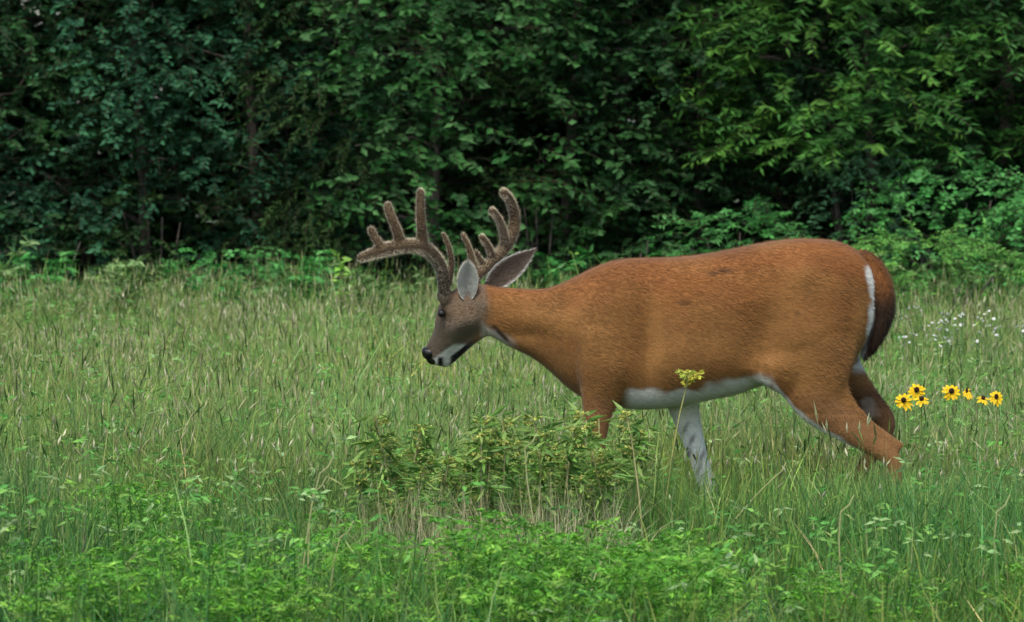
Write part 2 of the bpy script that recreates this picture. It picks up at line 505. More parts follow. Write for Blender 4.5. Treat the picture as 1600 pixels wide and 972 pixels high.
def make_tree(name, label, x, y, H, rx, ry, cols, seed, n_spr, nleaf=14, ll=.06, lw=.036, sl=.45, zlow=.25, droop=.3, spread=1.0,
              up=.5, thr=.0, group=None, clump=.62, trunk_r=.035, n_up=110, lean=0.0, cat='tree', bushy=False):
    r = np.random.default_rng(seed)
    root = empty(name, (x, y, 0), label, cat, group)
    # trunk and limbs
    tg = Geo()
    bark = lin(90, 80, 68)
    if not bushy:
        zz = np.linspace(0, H * .85, 9)
        tp = np.stack([lean * zz + .06 * np.sin(zz * 1.3 + seed), .05 * np.cos(zz * 1.1 + seed * 2), zz], 1)
        tr = trunk_r * (1 - .8 * zz / zz[-1]) + .012
        tr[0] *= 1.5
        tg.add(*tube(tp, tr, 9), bark)
        nl = 11
        for k in range(nl):
            z0 = H * (.08 + .65 * k / nl) + r.uniform(-.1, .1)
            z0 = max(z0, .4)
            a = k * 2.4 + r.uniform(-.5, .5)
            Lb = rx * r.uniform(.6, .95)
            p0 = np.array((np.interp(z0, zz, tp[:, 0]), np.interp(z0, zz, tp[:, 1]), z0))
            dd = np.array((math.cos(a), math.sin(a) * ry / rx, r.uniform(.1, .55)))
            q = np.linspace(0, 1, 5)[:, None]
            pts = p0 + dd * Lb * q + np.array((0, 0, -.25)) * Lb * q ** 2 + r.normal(0, .02, (5, 3)) * q
            rb = np.interp(z0, zz, tr) * .5
            tg.add(*tube(pts, np.linspace(rb, .006, 5), 5), bark)
            for j in range(3):
                b0 = pts[2 + j % 3]
                e = b0 + norm(dd + r.normal(0, .7, 3)) * Lb * .45
                tg.add(*tube([b0, (b0 + e) / 2 + (0, 0, .02), e], (rb * .35, rb * .25, .004), 4), bark)
    else:
        for k in range(9):
            a = r.uniform(0, 6.28); q = np.linspace(0, 1, 5)[:, None]
            e = np.array((math.cos(a) * rx * r.uniform(.2, .7), math.sin(a) * ry * .6, H * r.uniform(.5, .85)))
            pts = np.array((math.cos(a) * .05, math.sin(a) * .05, 0)) + e * q + np.array((0, 0, .1)) * H * (q - q ** 2)
            tg.add(*tube(pts, np.linspace(.014, .004, 5), 5), bark)
    tg.obj('stems' if bushy else 'trunk', M_BARK, root, smooth=True)
    # crown
    g = Geo()
    O, D = [], []
    zc, zr = (zlow + H) / 2, (H - zlow) / 2
    tries = 0
    ztop = H if bushy else 2.9
    while len(O) < n_spr and tries < n_spr * 30:
        tries += 1
        a = r.uniform(0, 6.28); z = r.uniform(zlow, ztop)
        e = math.sqrt(max(.05, 1 - ((z - zc) / zr) ** 2)) if bushy else min(1.0, .72 + .2 * z)
        q = r.uniform(.25, 1) ** .5
        ux, uy = math.cos(a) * q, math.sin(a) * q
        if uy > .1 and r.random() < .75:
            continue
        lump = 1 + .28 * n3((ux * 2 + x, uy * 2, z), .8, seed)
        p = np.array((ux * rx * e * lump, uy * ry * e * lump - (0 if bushy else .3), z))
        if n3((p[0] + x, p[1] + y, p[2]), clump, seed % 5) < thr:
            continue
        O.append(p); D.append((ux + r.normal(0, .35), uy - .25 + r.normal(0, .35), r.uniform(-.1, .5)))
    sprays(g, O, D, r.uniform(.6, 1.2, len(O)) * sl, nleaf, ll, lw, cols, droop, spread, up, lin(70, 66, 50), seed=seed)
    if not bushy and n_up:
        O, D = [], []
        for k in range(n_up):
            a = r.uniform(0, 6.28); z = r.uniform(2.6, H)
            e = math.sqrt(max(.08, 1 - ((z - 2.6) / (H - 2.4)) ** 2)); q = r.uniform(.1, 1) ** .5
            O.append((math.cos(a) * q * rx * e, math.sin(a) * q * ry * e, z)); D.append((math.cos(a), math.sin(a), .1))
        sprays(g, O, D, r.uniform(.5, .9, n_up), 12, ll * 2.4, lw * 2.6, cols, droop, spread, up, lin(70, 66, 50), seed=seed + 1)
    tag(g.obj('foliage' if bushy else 'crown', M_LEAF, root), None, kind='stuff')
    return root


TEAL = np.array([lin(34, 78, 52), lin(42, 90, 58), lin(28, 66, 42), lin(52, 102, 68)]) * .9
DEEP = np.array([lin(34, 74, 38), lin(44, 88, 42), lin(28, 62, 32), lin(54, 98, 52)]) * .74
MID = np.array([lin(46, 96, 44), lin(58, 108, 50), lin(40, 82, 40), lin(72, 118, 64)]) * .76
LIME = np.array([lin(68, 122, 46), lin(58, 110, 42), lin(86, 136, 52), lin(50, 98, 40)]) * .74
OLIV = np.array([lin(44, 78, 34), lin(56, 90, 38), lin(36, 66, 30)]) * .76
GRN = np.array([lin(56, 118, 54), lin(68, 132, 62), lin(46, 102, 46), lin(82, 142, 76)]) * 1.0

# trees of the edge, left to right
TR = [
    ('broadleaf_tree', 'dark broadleaf tree whose low boughs close the left end of the thicket', -40, 32.2, 6.2, 1.25, 1.1, DEEP, 31, dict()),
    ('bluish_tree', 'bluish green broadleaf tree with drooping sprays beside the dark left thicket', 215, 31.8, 6.6, 1.15, 1.0, TEAL, 32, dict(ll=.055, lw=.036, droop=.35)),
    ('bluish_tree', 'dense blue-green small-leaved tree between the drooping tree and the feathery cedar', 400, 32.0, 6.4, 1.0, 1.0, TEAL, 33, dict(ll=.05, lw=.032)),
    ('cedar_tree', 'dark olive feathery cedar with fine drooping foliage behind the antlers', 560, 31.6, 6.0, .85, .8, OLIV, 34, dict(ll=.055, lw=.012, nleaf=22, sl=.5, droop=.5, spread=.6, thr=.0)),
    ('broadleaf_tree', 'tree with large glossy green leaves hanging above the antlers', 690, 31.2, 6.5, .95, .9, MID, 35, dict(ll=.075, lw=.05, nleaf=10)),
    ('broadleaf_tree', 'open shadowed tree with scattered leaves above the neck of the deer', 890, 31.9, 6.8, 1.0, 1.0, DEEP, 36, dict(ll=.07, lw=.042, nleaf=11, thr=.12)),
    ('broadleaf_tree', 'dark tree with speckled light leaves over the back of the deer', 1085, 31.9, 6.5, 1.05, 1.0, DEEP, 37, dict(ll=.06, lw=.036, thr=.06)),
    ('sumac_tree', 'yellow-green tree with narrow leaflets arching over the rump of the deer', 1350, 31.2, 5.6, 1.15, .95, LIME, 38, dict(ll=.085, lw=.026, nleaf=18, sl=.5, droop=.3, zlow=1.35, thr=-.1)),
    ('broadleaf_tree', 'shaded green tree standing under the yellow-green sumac boughs', 1300, 32.6, 6.6, 1.2, 1.0, DEEP, 39, dict(thr=.06)),
    ('sumac_tree', 'leafy green tree with long narrow leaves closing the right end of the thicket', 1620, 31.6, 6.2, 1.15, 1.0, MID, 40, dict(ll=.09, lw=.03, nleaf=16)),
]
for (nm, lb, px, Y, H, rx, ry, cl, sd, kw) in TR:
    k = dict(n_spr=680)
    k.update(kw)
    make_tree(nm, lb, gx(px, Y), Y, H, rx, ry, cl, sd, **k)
# flanking trees outside and partly inside the frame edge, and a second row in the shade
for i, (px, Y) in enumerate(((-420, 32.5), (-760, 32.5), (2000, 32.2), (2350, 32.6))):
    make_tree('broadleaf_tree', 'dark woodland edge tree growing past the end of the thicket', gx(px, Y), Y, 6.5, 1.4, 1.1, DEEP, 60 + i,
              220, ll=.09, lw=.055, group='trees past the ends of the thicket')
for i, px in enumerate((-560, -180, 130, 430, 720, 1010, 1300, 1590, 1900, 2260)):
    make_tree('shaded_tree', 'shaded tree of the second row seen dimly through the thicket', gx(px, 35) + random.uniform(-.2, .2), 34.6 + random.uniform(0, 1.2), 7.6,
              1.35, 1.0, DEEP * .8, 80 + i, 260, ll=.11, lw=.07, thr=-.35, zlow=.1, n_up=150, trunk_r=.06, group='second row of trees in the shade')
# the wood further back
g = Geo()
r = np.random.default_rng(5)
n = 2200
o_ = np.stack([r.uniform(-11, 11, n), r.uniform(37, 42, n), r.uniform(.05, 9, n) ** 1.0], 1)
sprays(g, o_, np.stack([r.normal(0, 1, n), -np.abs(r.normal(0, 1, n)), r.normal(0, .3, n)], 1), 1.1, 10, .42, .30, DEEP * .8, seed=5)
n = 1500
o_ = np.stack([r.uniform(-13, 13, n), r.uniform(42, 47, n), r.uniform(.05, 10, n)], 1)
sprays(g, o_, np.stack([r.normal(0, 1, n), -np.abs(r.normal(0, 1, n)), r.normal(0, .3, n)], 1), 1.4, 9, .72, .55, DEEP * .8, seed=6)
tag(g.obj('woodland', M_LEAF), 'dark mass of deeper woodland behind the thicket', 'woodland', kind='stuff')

# shrubs at the foot of the thicket
SH = [
    ('leafy_shrub', 'low dark shrub at the foot of the left thicket', 60, 30.6, .95, .8, .5, DEEP, 41, 130, dict()),
    ('leafy_shrub', 'small shrub with sparse brownish olive leaves in the left shade', 250, 31.0, 1.15, .6, .5, OLIV, 42, 110, dict()),
    ('leafy_shrub', 'rounded bright green shrub left of the antlers', 350, 30.0, .78, .42, .4, GRN, 43, 130, dict(ll=.045, lw=.028)),
    ('leafy_shrub', 'green bushy growth at the cedar foot near the antler tip', 460, 30.2, .66, .4, .4, GRN, 44, 110, dict(ll=.05, lw=.02)),
    ('leafy_shrub', 'olive shrub in the shade behind the far antler', 845, 30.8, 1.25, .38, .4, OLIV * .9, 45, 110, dict()),
    ('leafy_shrub', 'dark low shrub behind the withers of the deer', 1000, 30.6, 1.0, .5, .4, MID, 46, 130, dict()),
    ('ferny_shrub', 'bright green ferny mound behind the middle of the back', 1150, 30.0, 1.0, .45, .4, GRN, 47, 190, dict(ll=.05, lw=.014, nleaf=22)),
    ('leafy_shrub', 'pale green shrub with hanging leaf strings above the rump', 1345, 30.6, 1.45, .4, .4, np.array([lin(92, 140, 96), lin(76, 122, 80)]), 48, 120, dict(ll=.06, lw=.03, droop=.6)),
    ('leafy_shrub', 'large bright green shrub mound right of the tail', 1490, 30.0, 1.3, .75, .5, GRN, 49, 380, dict(ll=.05, lw=.028)),
    ('leafy_shrub', 'tall soft green weedy shrub at the right end of the meadow', 1640, 29.4, 1.1, .6, .45, GRN, 50, 260, dict(ll=.05, lw=.03)),
    ('ferny_shrub', 'yellowish green ferny clump low behind the tail', 1450, 28.2, .82, .85, .35, np.array([lin(96, 150, 66), lin(84, 138, 60)]), 51, 330, dict(ll=.05, lw=.016, nleaf=20)),
]
for (nm, lb, px, Y, H, rx, ry, cl, sd, ns, kw) in SH:
    make_tree(nm, lb, gx(px, Y), Y, H, rx, ry, cl, sd, ns, sl=.26, zlow=.08, thr=-.3, cat='shrub', bushy=True, **({'nleaf': 12, **kw}))

# tall rank weeds where the meadow meets the thicket
g = Geo()
n = 9000
y = rng.uniform(27.6, 31.2, n); x = rng.uniform(-1, 1, n) * 5.6
hh = (.14 + .75 * field(x, y, .42, 31) ** 2.2) * rng.uniform(.4, 1.25, n)
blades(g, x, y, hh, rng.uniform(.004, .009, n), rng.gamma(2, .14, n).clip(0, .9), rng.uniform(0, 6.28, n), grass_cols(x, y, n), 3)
tag(g.obj('edge_grass', M_GRASS), 'tall rank grass along the foot of the thicket', 'grass', kind='stuff')


# ------------------------------------------------------------------ deer
def rings(stations, sides=28, power=2.3):
    """stations: (centre xyz, in-plane half, lateral half, axis) -> closed loft"""
    ang = np.arange(sides) / sides * 2 * math.pi
    ca, sa = np.cos(ang), np.sin(ang)
    ca = np.sign(ca) * np.abs(ca) ** (2 / power); sa = np.sign(sa) * np.abs(sa) ** (2 / power)
    V = []
    for (c, u, a, w, b_) in stations:
        V.append(np.asarray(c) + ca[:, None] * np.asarray(u) * a + sa[:, None] * np.asarray(w) * b_)
    n = len(V)
    pts0, pts1 = np.asarray(stations[0][0]), np.asarray(stations[-1][0])
    V = np.concatenate(V + [pts0[None], pts1[None]])
    fs = []
    for i in range(n - 1):
        for k in range(sides):
            a, b_ = i * sides + k, i * sides + (k + 1) % sides
            fs += [(a, b_, b_ + sides), (a, b_ + sides, a + sides)]
    A, B = n * sides, n * sides + 1
    for k in range(sides):
        k2 = (k + 1) % sides
        fs += [(A, k2, k), (B, (n - 1) * sides + k, (n - 1) * sides + k2)]
    return V, fs


DY = 15.0
PXM = F / DY


def W(px, py, y=0.0):
    return P(px, py, DY + y)


deer = empty('deer', (0, 0, 0), 'reddish-brown white-tailed buck with velvet antlers walking through tall meadow grass', 'deer')
deer.location = (gx(1130, DY), DY, 0)
DL = np.array(deer.location)

bodyg = Geo()
# trunk and neck: x, top, bottom, half width
TK = np.array([
    (750, 449, 520, .055), (770, 448, 527, .060), (795, 450, 541, .066), (830, 452, 558, .078), (858, 450, 579, .092), (885, 439, 604, .112), (912, 426, 622, .132),
    (940, 413, 632, .148), (970, 405, 637, .160), (1005, 403, 640, .170), (1050, 402, 636, .182), (1100, 397, 626, .192), (1150, 388, 616, .195),
    (1200, 378, 600, .190), (1250, 373, 597, .182), (1300, 376, 585, .165), (1330, 386, 565, .138), (1350, 402, 535, .105), (1362, 425, 505, .065)])
tk = np.stack([np.interp(np.linspace(750, 1362, 70), TK[:, 0], TK[:, k]) for k in range(4)], 1)
for k in (1, 2, 3):
    s_ = catmull(TK, 400)
    tk[:, k] = np.interp(tk[:, 0], s_[:, 0], s_[:, k])
st = []
for (x_, t_, b_, hw) in tk:
    c = W(x_, (t_ + b_) / 2)
    st.append((c, (0, 0, 1), (b_ - t_) / 2 / PXM, (0, 1, 0), hw))
V, fs = rings(st, 40, 2.7)
bodyg.add(V, fs, (0, 0, 0))


def limb(keys, n=26, sides=20):
    """keys: px, py, lateral y, half width in px, lateral half width m"""
    k = catmull(np.array(keys, float), n)
    C = np.array([W(a[0], a[1], a[2]) for a in k])
    t = norm(np.gradient(C, axis=0))
    st = []
    for i in range(n):
        w = norm(np.array((0, 1.0, 0)) - t[i] * t[i][1])
        u = np.cross(w, t[i])
        st.append((C[i], u, k[i][3] / PXM, w, k[i][4]))
    return rings(st, sides, 2.1), C


LIMBS = {
    'near_fore': [(955, 520, -.10, 55, .06), (945, 575, -.11, 45, .055), (938, 615, -.11, 31, .045), (932, 655, -.11, 22, .034), (929, 700, -.11, 17, .027), (928, 722, -.11, 17, .026),
                  (928, 752, -.11, 11, .018), (928, 805, -.11, 10, .017), (926, 832, -.11, 13, .021), (919, 853, -.11, 11, .02)],
    'far_fore': [(1020, 540, .10, 50, .05), (1050, 590, .10, 34, .045), (1066, 630, .10, 25, .038), (1078, 670, .10, 20, .032), (1093, 720, .10, 15, .026), (1105, 758, .10, 15, .025),
                 (1114, 785, .10, 10, .018), (1128, 822, .10, 10, .017), (1135, 840, .10, 12, .02), (1132, 852, .10, 11, .019)],
    'near_hind': [(1265, 470, -.09, 78, .075), (1268, 540, -.10, 70, .072), (1270, 592, -.115, 58, .066), (1284, 634, -.12, 37, .050), (1321, 667, -.12, 24, .036), (1360, 694, -.12, 17, .026),
                  (1392, 715, -.12, 15, .022), (1400, 742, -.12, 11.5, .018), (1400, 790, -.12, 9, .016), (1403, 832, -.12, 12, .02), (1395, 853, -.12, 11, .02)],
    'far_hind': [(1275, 470, .09, 75, .07), (1285, 540, .10, 62, .065), (1305, 580, .11, 45, .055), (1340, 615, .12, 29, .042), (1368, 642, .12, 21, .030), (1384, 662, .12, 17, .024),
                 (1376, 688, .12, 13, .020), (1345, 735, .12, 11, .018), (1318, 775, .12, 11, .018), (1303, 812, .12, 12, .02), (1290, 843, .12, 11, .02)],
}
CH = {}
for nm, k in LIMBS.items():
    (V, fs), C = limb(k)
    bodyg.add(V, fs, (0, 0, 0))
    CH[nm] = C
# head: px, py, lateral, half depth in px, half width m; turned away from the viewer
HK = [(765, 486, -.005, 38, .058), (748, 480, -.005, 37, .066), (730, 484, .0, 38, .072), (717, 495, .008, 37, .072), (709, 509, .018, 32, .064), (701, 525, .030, 26, .053),
      (693, 538, .042, 23.5, .045), (685, 550, .052, 22, .041), (678, 559, .060, 19, .037), (674, 564, .064, 12, .027)]
(V, fs), HC = limb(HK, 30, 24)
bodyg.add(V, fs, (0, 0, 0))
# brow ridge and pedicle mounds, lower jaw, hock points with their tendons, flank folds
for keys in ([(1150, 555, -.135, 30, .050), (1195, 566, -.135, 34, .050), (1240, 580, -.125, 44, .055)],
             [(1150, 555, .135, 30, .050), (1195, 566, .135, 34, .050), (1240, 580, .125, 44, .055)],
             [(1302, 590, -.12, 20, .03), (1322, 630, -.12, 13, .02), (1360, 665, -.12, 9, .013), (1396, 691, -.12, 9, .013), (1409, 701, -.12, 8, .012)],
             [(1345, 590, .12, 9, .014), (1368, 622, .12, 9, .013), (1385, 645, .12, 10, .014), (1393, 657, .12, 8, .013)],
             [(700, 470, -.045, 14, .02), (694, 462, -.045, 13, .018), (692, 452, -.046, 11, .018)],
             [(735, 455, .055, 13, .02), (740, 440, .06, 12, .018), (744, 428, .065, 11, .018)],
             [(752, 515, .0, 14, .035), (735, 528, .02, 12, .03), (715, 550, .04, 9, .025), (698, 566, .055, 8, .022), (692, 571, .058, 5, .016)]):
    (V, fs), _ = limb(keys, 10, 12)
    bodyg.add(V, fs, (0, 0, 0))


def remesh(geo, voxel, smooth_it, fac=.5):
    me = geo.mesh('tmp')
    o = bpy.data.objects.new('tmp', me)
    col.objects.link(o)
    md = o.modifiers.new('r', 'REMESH'); md.mode = 'VOXEL'; md.voxel_size = voxel
    if smooth_it:
        ms = o.modifiers.new('s', 'SMOOTH'); ms.factor = fac; ms.iterations = smooth_it
    dg = bpy.context.evaluated_depsgraph_get()
    me2 = bpy.data.meshes.new_from_object(o.evaluated_get(dg))
    bpy.data.objects.remove(o)
    n = len(me2.vertices)
    v = np.empty(n * 3, np.float32); me2.vertices.foreach_get('co', v)
    nr = np.empty(n * 3, np.float32); me2.vertices.foreach_get('normal', nr)
    me2.calc_loop_triangles()
    t = np.empty(len(me2.loop_triangles) * 3, np.int32); me2.loop_triangles.foreach_get('vertices', t)
    bpy.data.meshes.remove(me2)
    return v.reshape(-1, 3), nr.reshape(-1, 3), t.reshape(-1, 3)


bv, bn, bt = remesh(bodyg, .0085, 9)
# muscle and bone relief
_x = 800 + bv[:, 0] * PXM; _z = 232 + (CAM_Z - bv[:, 2]) * PXM
rel = np.zeros(len(bv))
for (cx_, cz_, sx_, sz_, am) in ((925, 500, 38, 60, .011), (950, 570, 30, 40, .008), (1003, 540, 20, 75, -.010), (985, 440, 22, 30, .005), (1185, 520, 34, 60, -.015), (1150, 440, 60, 30, -.004),
                                 (1252, 424, 26, 24, .007), (1275, 520, 45, 60, .010), (1225, 600, 26, 30, -.008), (1325, 500, 16, 60, -.006), (850, 500, 40, 22, .006), (880, 470, 24, 30, -.006), (812, 520, 40, 14, -.005),
                                 (1080, 560, 70, 40, .006), (715, 512, 10, 16, .004), (735, 505, 14, 14, .004), (700, 498, 10, 8, -.004)):
    rel += 2.5 * am * np.exp(-((_x - cx_) / sx_) ** 2 - ((_z - cz_) / sz_) ** 2)
for k in range(7):                                  # faint ribs
    rel += .0016 * np.exp(-((_x - (1030 + k * 20) - (_z - 500) * .12) / 7) ** 2 - ((_z - 510) / 60) ** 2)
bv = bv + (bn * (rel * np.abs(bn[:, 1]))[:, None]).astype(np.float32)
# pixel coordinates of each vertex (as seen straight on) for laying out the coat markings
bx = 800 + bv[:, 0] * PXM
bz = 232 + (CAM_Z - bv[:, 2]) * PXM
by = bv[:, 1] - DY


def sstep(a, b_, x):
    t = np.clip((x - a) / (b_ - a), 0, 1)
    return t * t * (3 - 2 * t)


def dist_chain(v, C):
    best = np.full(len(v), 9.0)
    for i in range(len(C) - 1):
        a, b_ = C[i], C[i + 1]
        ab = b_ - a
        t = np.clip(((v - a) @ ab) / (ab @ ab), 0, 1)
        best = np.minimum(best, np.linalg.norm(v - (a + t[:, None] * ab), axis=1))
    return best


RED = lin(122, 78, 40); TAN = lin(124, 88, 48); WHITE = lin(200, 200, 192); GREY = lin(104, 91, 76); DARK = lin(60, 42, 28); BLK = lin(22, 20, 18); LEGB = lin(116, 84, 56)
C_ = np.tile(RED, (len(bv), 1))


def mixc(w, c):
    global C_
    w = np.clip(w, 0, 1)[:, None]
    C_ = C_ * (1 - w) + c * w


jit = np.array([mnoise.noise(Vector(p * 22)) for p in bv]) * 10
jit2 = np.array([mnoise.noise(Vector(p * 7)) for p in bv])
mixc(sstep(415, 515, bz + jit2 * 40) * .92, TAN)
mixc(sstep(.1, .5, jit2) * .5, TAN * 1.12)
jit3 = np.array([mnoise.noise(Vector((p[0] * 5, p[1] * 5, p[2] * 12)) + Vector((9, 3, 1))) for p in bv])
mixc(sstep(.1, .5, jit3) * .35, RED * .72)
mixc(sstep(.15, .5, -jit3) * .3, TAN * 1.2)
mixc(.55 * sstep(920, 850, bx) * sstep(470, 560, bz), TAN * 1.1)
# white belly and brisket
wl = np.interp(bx, (940, 975, 1010, 1060, 1110, 1141, 1164, 1200, 1240), (640, 606, 606, 606, 598, 587, 583, 584, 580))
inner = sstep(.135, .10, np.abs(by))
belly = sstep(-7, 8, bz - wl + jit * 1.0) * sstep(965, 985, bx) * np.where(by < -.06, sstep(1206, 1196, bx), sstep(1260, 1235, bx))
mixc(belly, WHITE)
# legs
dl = {k: dist_chain(bv, C[6:]) for k, C in CH.items()}
for k, C in CH.items():
    near = k.startswith('near')
    onleg = sstep(.085 if 'hind' in k else .06, .045, dl[k]) * sstep(585, 625, bz)
    others = np.min([dl[q] for q in dl if q != k], axis=0)
    onleg = onleg * (dl[k] < others)
    mixc(onleg * .6, LEGB)
    ins = bn[:, 1] if near else -bn[:, 1]
    if k == 'far_fore':
        w = sstep(-.25, .15, ins)
    elif k == 'far_hind':
        w = sstep(.0, .5, ins) * sstep(16, 8, np.hypot((bx - 1364), (bz - 638) * .7) + jit) * .2
        mixc(onleg * sstep(0, .4, ins) * sstep(720, 660, bz) * .7, DARK)
    else:
        w = sstep(.12, .5, ins)
        if k == 'near_hind':
            fe = np.interp(bx, (1200, 1210, 1240, 1280, 1310, 1350, 1385), (592, 606, 640, 672, 690, 716, 745))
            w = sstep(12, 6, (fe - bz) + jit * .3) * sstep(735, 690, bz) * (bn[:, 0] < .3)
            w = np.maximum(w, sstep(.3, .6, bn[:, 1]))
    w = w * sstep(800, 770, bz)
    mixc(onleg * w, WHITE * (1.2 if k == 'far_fore' else .95))
    mixc(onleg * sstep(770, 800, bz) * .5, GREY)
for (ex, ey) in ((1072, 672), (1083, 690), (1078, 712), (1094, 735), (1099, 716)):
    mixc(sstep(1.3, .5, np.hypot((bx - ex - (bz - ey) * -.4) / 4, (bz - ey) / 11)) * sstep(1030, 1050, bx) * sstep(640, 650, bz) * .6, DARK)
# pale line down the front edge of the near thigh
fe = np.interp(bx, (1196, 1210, 1240, 1280, 1310, 1350, 1385), (588, 603, 637, 669, 688, 714, 742))
mixc(sstep(7, 2, (fe - bz) + jit * .4) * sstep(1200, 1207, bx) * sstep(1372, 1350, bx) * (by < 0) * (bz > 590) * (bn[:, 0] < .35), WHITE)
# rump round the tail
re_ = np.interp(bz, (405, 415, 440, 470, 520, 555, 580), (1354, 1347, 1351, 1355, 1353, 1342, 1332))
mixc(sstep(-2, 3, bx - re_ + jit * .8) * sstep(408, 418, bz) * sstep(590, 570, bz), WHITE)
# head
dh = dist_chain(bv, HC[6:])
headw = sstep(.105, .085, dh) * sstep(775, 745, bx + (bz - 490) * .35)
mixc(headw, GREY)
mixc(sstep(762, 752, bx) * sstep(492, 478, bz), GREY * .85)
mixc(headw * sstep(478, 460, bz) * .6, lin(100, 76, 54))
mixc(headw * sstep(760, 735, bx) * sstep(505, 490, bz) * sstep(470, 480, bz) * .2, TAN)
# throat patch and gullet edge
mixc(sstep(.28, .6, -bn[:, 2]) * sstep(745, 760, bx) * sstep(812, 785, bx) * .65, WHITE)
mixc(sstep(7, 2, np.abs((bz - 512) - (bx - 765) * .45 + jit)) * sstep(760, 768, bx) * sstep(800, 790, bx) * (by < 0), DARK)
# muzzle: white chin and lips, painted jaw shadow, dark band
jaw = (bz - 575) + (bx - 690) * .78           # >0 under the jaw line
mixc(headw * sstep(-26, -20, jaw) * sstep(742, 735, bx) * sstep(535, 541, bz), WHITE * 1.02)
mixc(headw * sstep(-9, -5, jaw) * sstep(700, 706, bx) * sstep(742, 736, bx) * sstep(530, 540, bz), BLK)  # shadow beneath the jaw, painted black into the coat colour
mixc(headw * sstep(6, 3, np.abs(bx - 688)) * sstep(556, 561, bz), BLK)
mixc(headw * sstep(680, 668, bx) * sstep(535, 545, bz) * .5, DARK)
# eye ring
mixc(sstep(.026, .016, np.linalg.norm(bv - W(689, 489, -.052), axis=1)) * .7, DARK)
# small marks on the flank
for (ex, ey, er, st_) in ((1128, 421, 5, 2.4), (1240, 486, 3, 1), (1110, 425, 4, 2), (1065, 470, 4, 3)):
    mixc(sstep(1.4, .6, np.hypot((bx - ex) / (er * st_), (bz - ey) / er)) * (by < 0) * .6, DARK)

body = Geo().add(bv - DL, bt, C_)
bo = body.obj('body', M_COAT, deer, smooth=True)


def fur(v, nr, t, c, n, length, width, comb_fn, lift=.35, seed=1, bright=1.05):
    r = np.random.default_rng(seed)
    a, b_, d_ = v[t[:, 0]], v[t[:, 1]], v[t[:, 2]]
    ar = np.linalg.norm(np.cross(b_ - a, d_ - a), axis=1)
    k = np.searchsorted(np.cumsum(ar) / ar.sum(), r.random(n)).clip(0, len(t) - 1)
    u, w = r.random(n), r.random(n)
    sw = u + w > 1
    u[sw], w[sw] = 1 - u[sw], 1 - w[sw]
    ba = np.stack([1 - u - w, u, w], 1)[..., None]
    p = (v[t[k]] * ba).sum(1); nn = norm((nr[t[k]] * ba).sum(1)); cc = (c[t[k]] * ba).sum(1)
    cb = comb_fn(p, nn) + r.normal(0, .18, (n, 3))
    cb = norm(cb - nn * (cb * nn).sum(1, keepdims=True))
    sd = np.cross(nn, cb)
    L = (length(p) if callable(length) else length) * r.uniform(.6, 1.25, n)
    lf = lift * r.uniform(.5, 1.5, n) if lift < 1 else r.normal(lift, .12, n)
    tip = p + (cb * np.cos(lf)[:, None] + nn * np.sin(lf)[:, None]) * L[:, None]
    V = np.stack([p - sd * width * .5 - nn * .001, p + sd * width * .5 - nn * .001, tip], 1).reshape(-1, 3)
    fs = np.arange(n * 3).reshape(-1, 3)
    cc = cc * r.uniform(.86, 1.18, (n, 1)) * bright
    return V, fs, np.repeat(cc, 3, 0)


def comb_body(p, nn):
    X = 800 + p[:, 0] * PXM
    c = np.stack([np.where(X < 760, .9, 1.0), np.zeros(len(p)), np.where(X < 760, .9, -.35)], 1)
    Zp = 232 + (CAM_Z - p[:, 2]) * PXM
    leg = Zp > 640
    c[leg] = (0.15, 0, -1)
    return c


def len_body(p):
    X = 800 + p[:, 0] * PXM
    Zp = 232 + (CAM_Z - p[:, 2]) * PXM
    return np.where((X < 755) | (Zp > 650), .009, .017)


fg = Geo().add(*fur(bv - DL, bn, bt, C_, 140000, lambda p: len_body(p + DL), .0018, lambda p, n_: comb_body(p + DL, n_)))
tag(fg.obj('fur', M_COAT, deer), None, kind='stuff')

# antlers in velvet
def antler(keysets, seed):
    g = Geo()
    for ks, rp in keysets:
        k = catmull(np.array([(*W(a[0], a[1], a[2]), a[3] * .88 / PXM) for a in ks]), 18)
        g.add(*tube(k[:, :3], k[:, 3], 12), (0, 0, 0))
        for e in ((0, -1) if rp else (-1,)):
            c = k[e, :3]; rr = k[e, 3]
            u = np.linspace(0, math.pi, 7)
            pts = np.stack([np.zeros(7), np.zeros(7), np.cos(u) * rr], 1) + c
            g.add(*tube(pts, np.maximum(np.sin(u) * rr, .0006), 10), (0, 0, 0))
    v, nr, t = remesh(g, .0042, 5)
    c = np.tile(lin(66, 53, 40), (len(v), 1))
    jj = np.array([mnoise.noise(Vector(p * 30)) for p in v])[:, None]
    c = c * (1 + .3 * jj)
    o = Geo().add(v - DL, t, c).obj('antler', M_VELVET, deer, smooth=True)
    fz = Geo().add(*fur(v - DL, nr, t, np.tile(lin(238, 224, 194), (len(v), 1)), 13000, .0095, .0006, lambda p, n_: np.tile((0, 0, 1.0), (len(p), 1)), lift=1.35, seed=seed, bright=1.0))
    tag(fz.obj('velvet_fuzz', M_VELVET, o), None, kind='stuff')
    return o


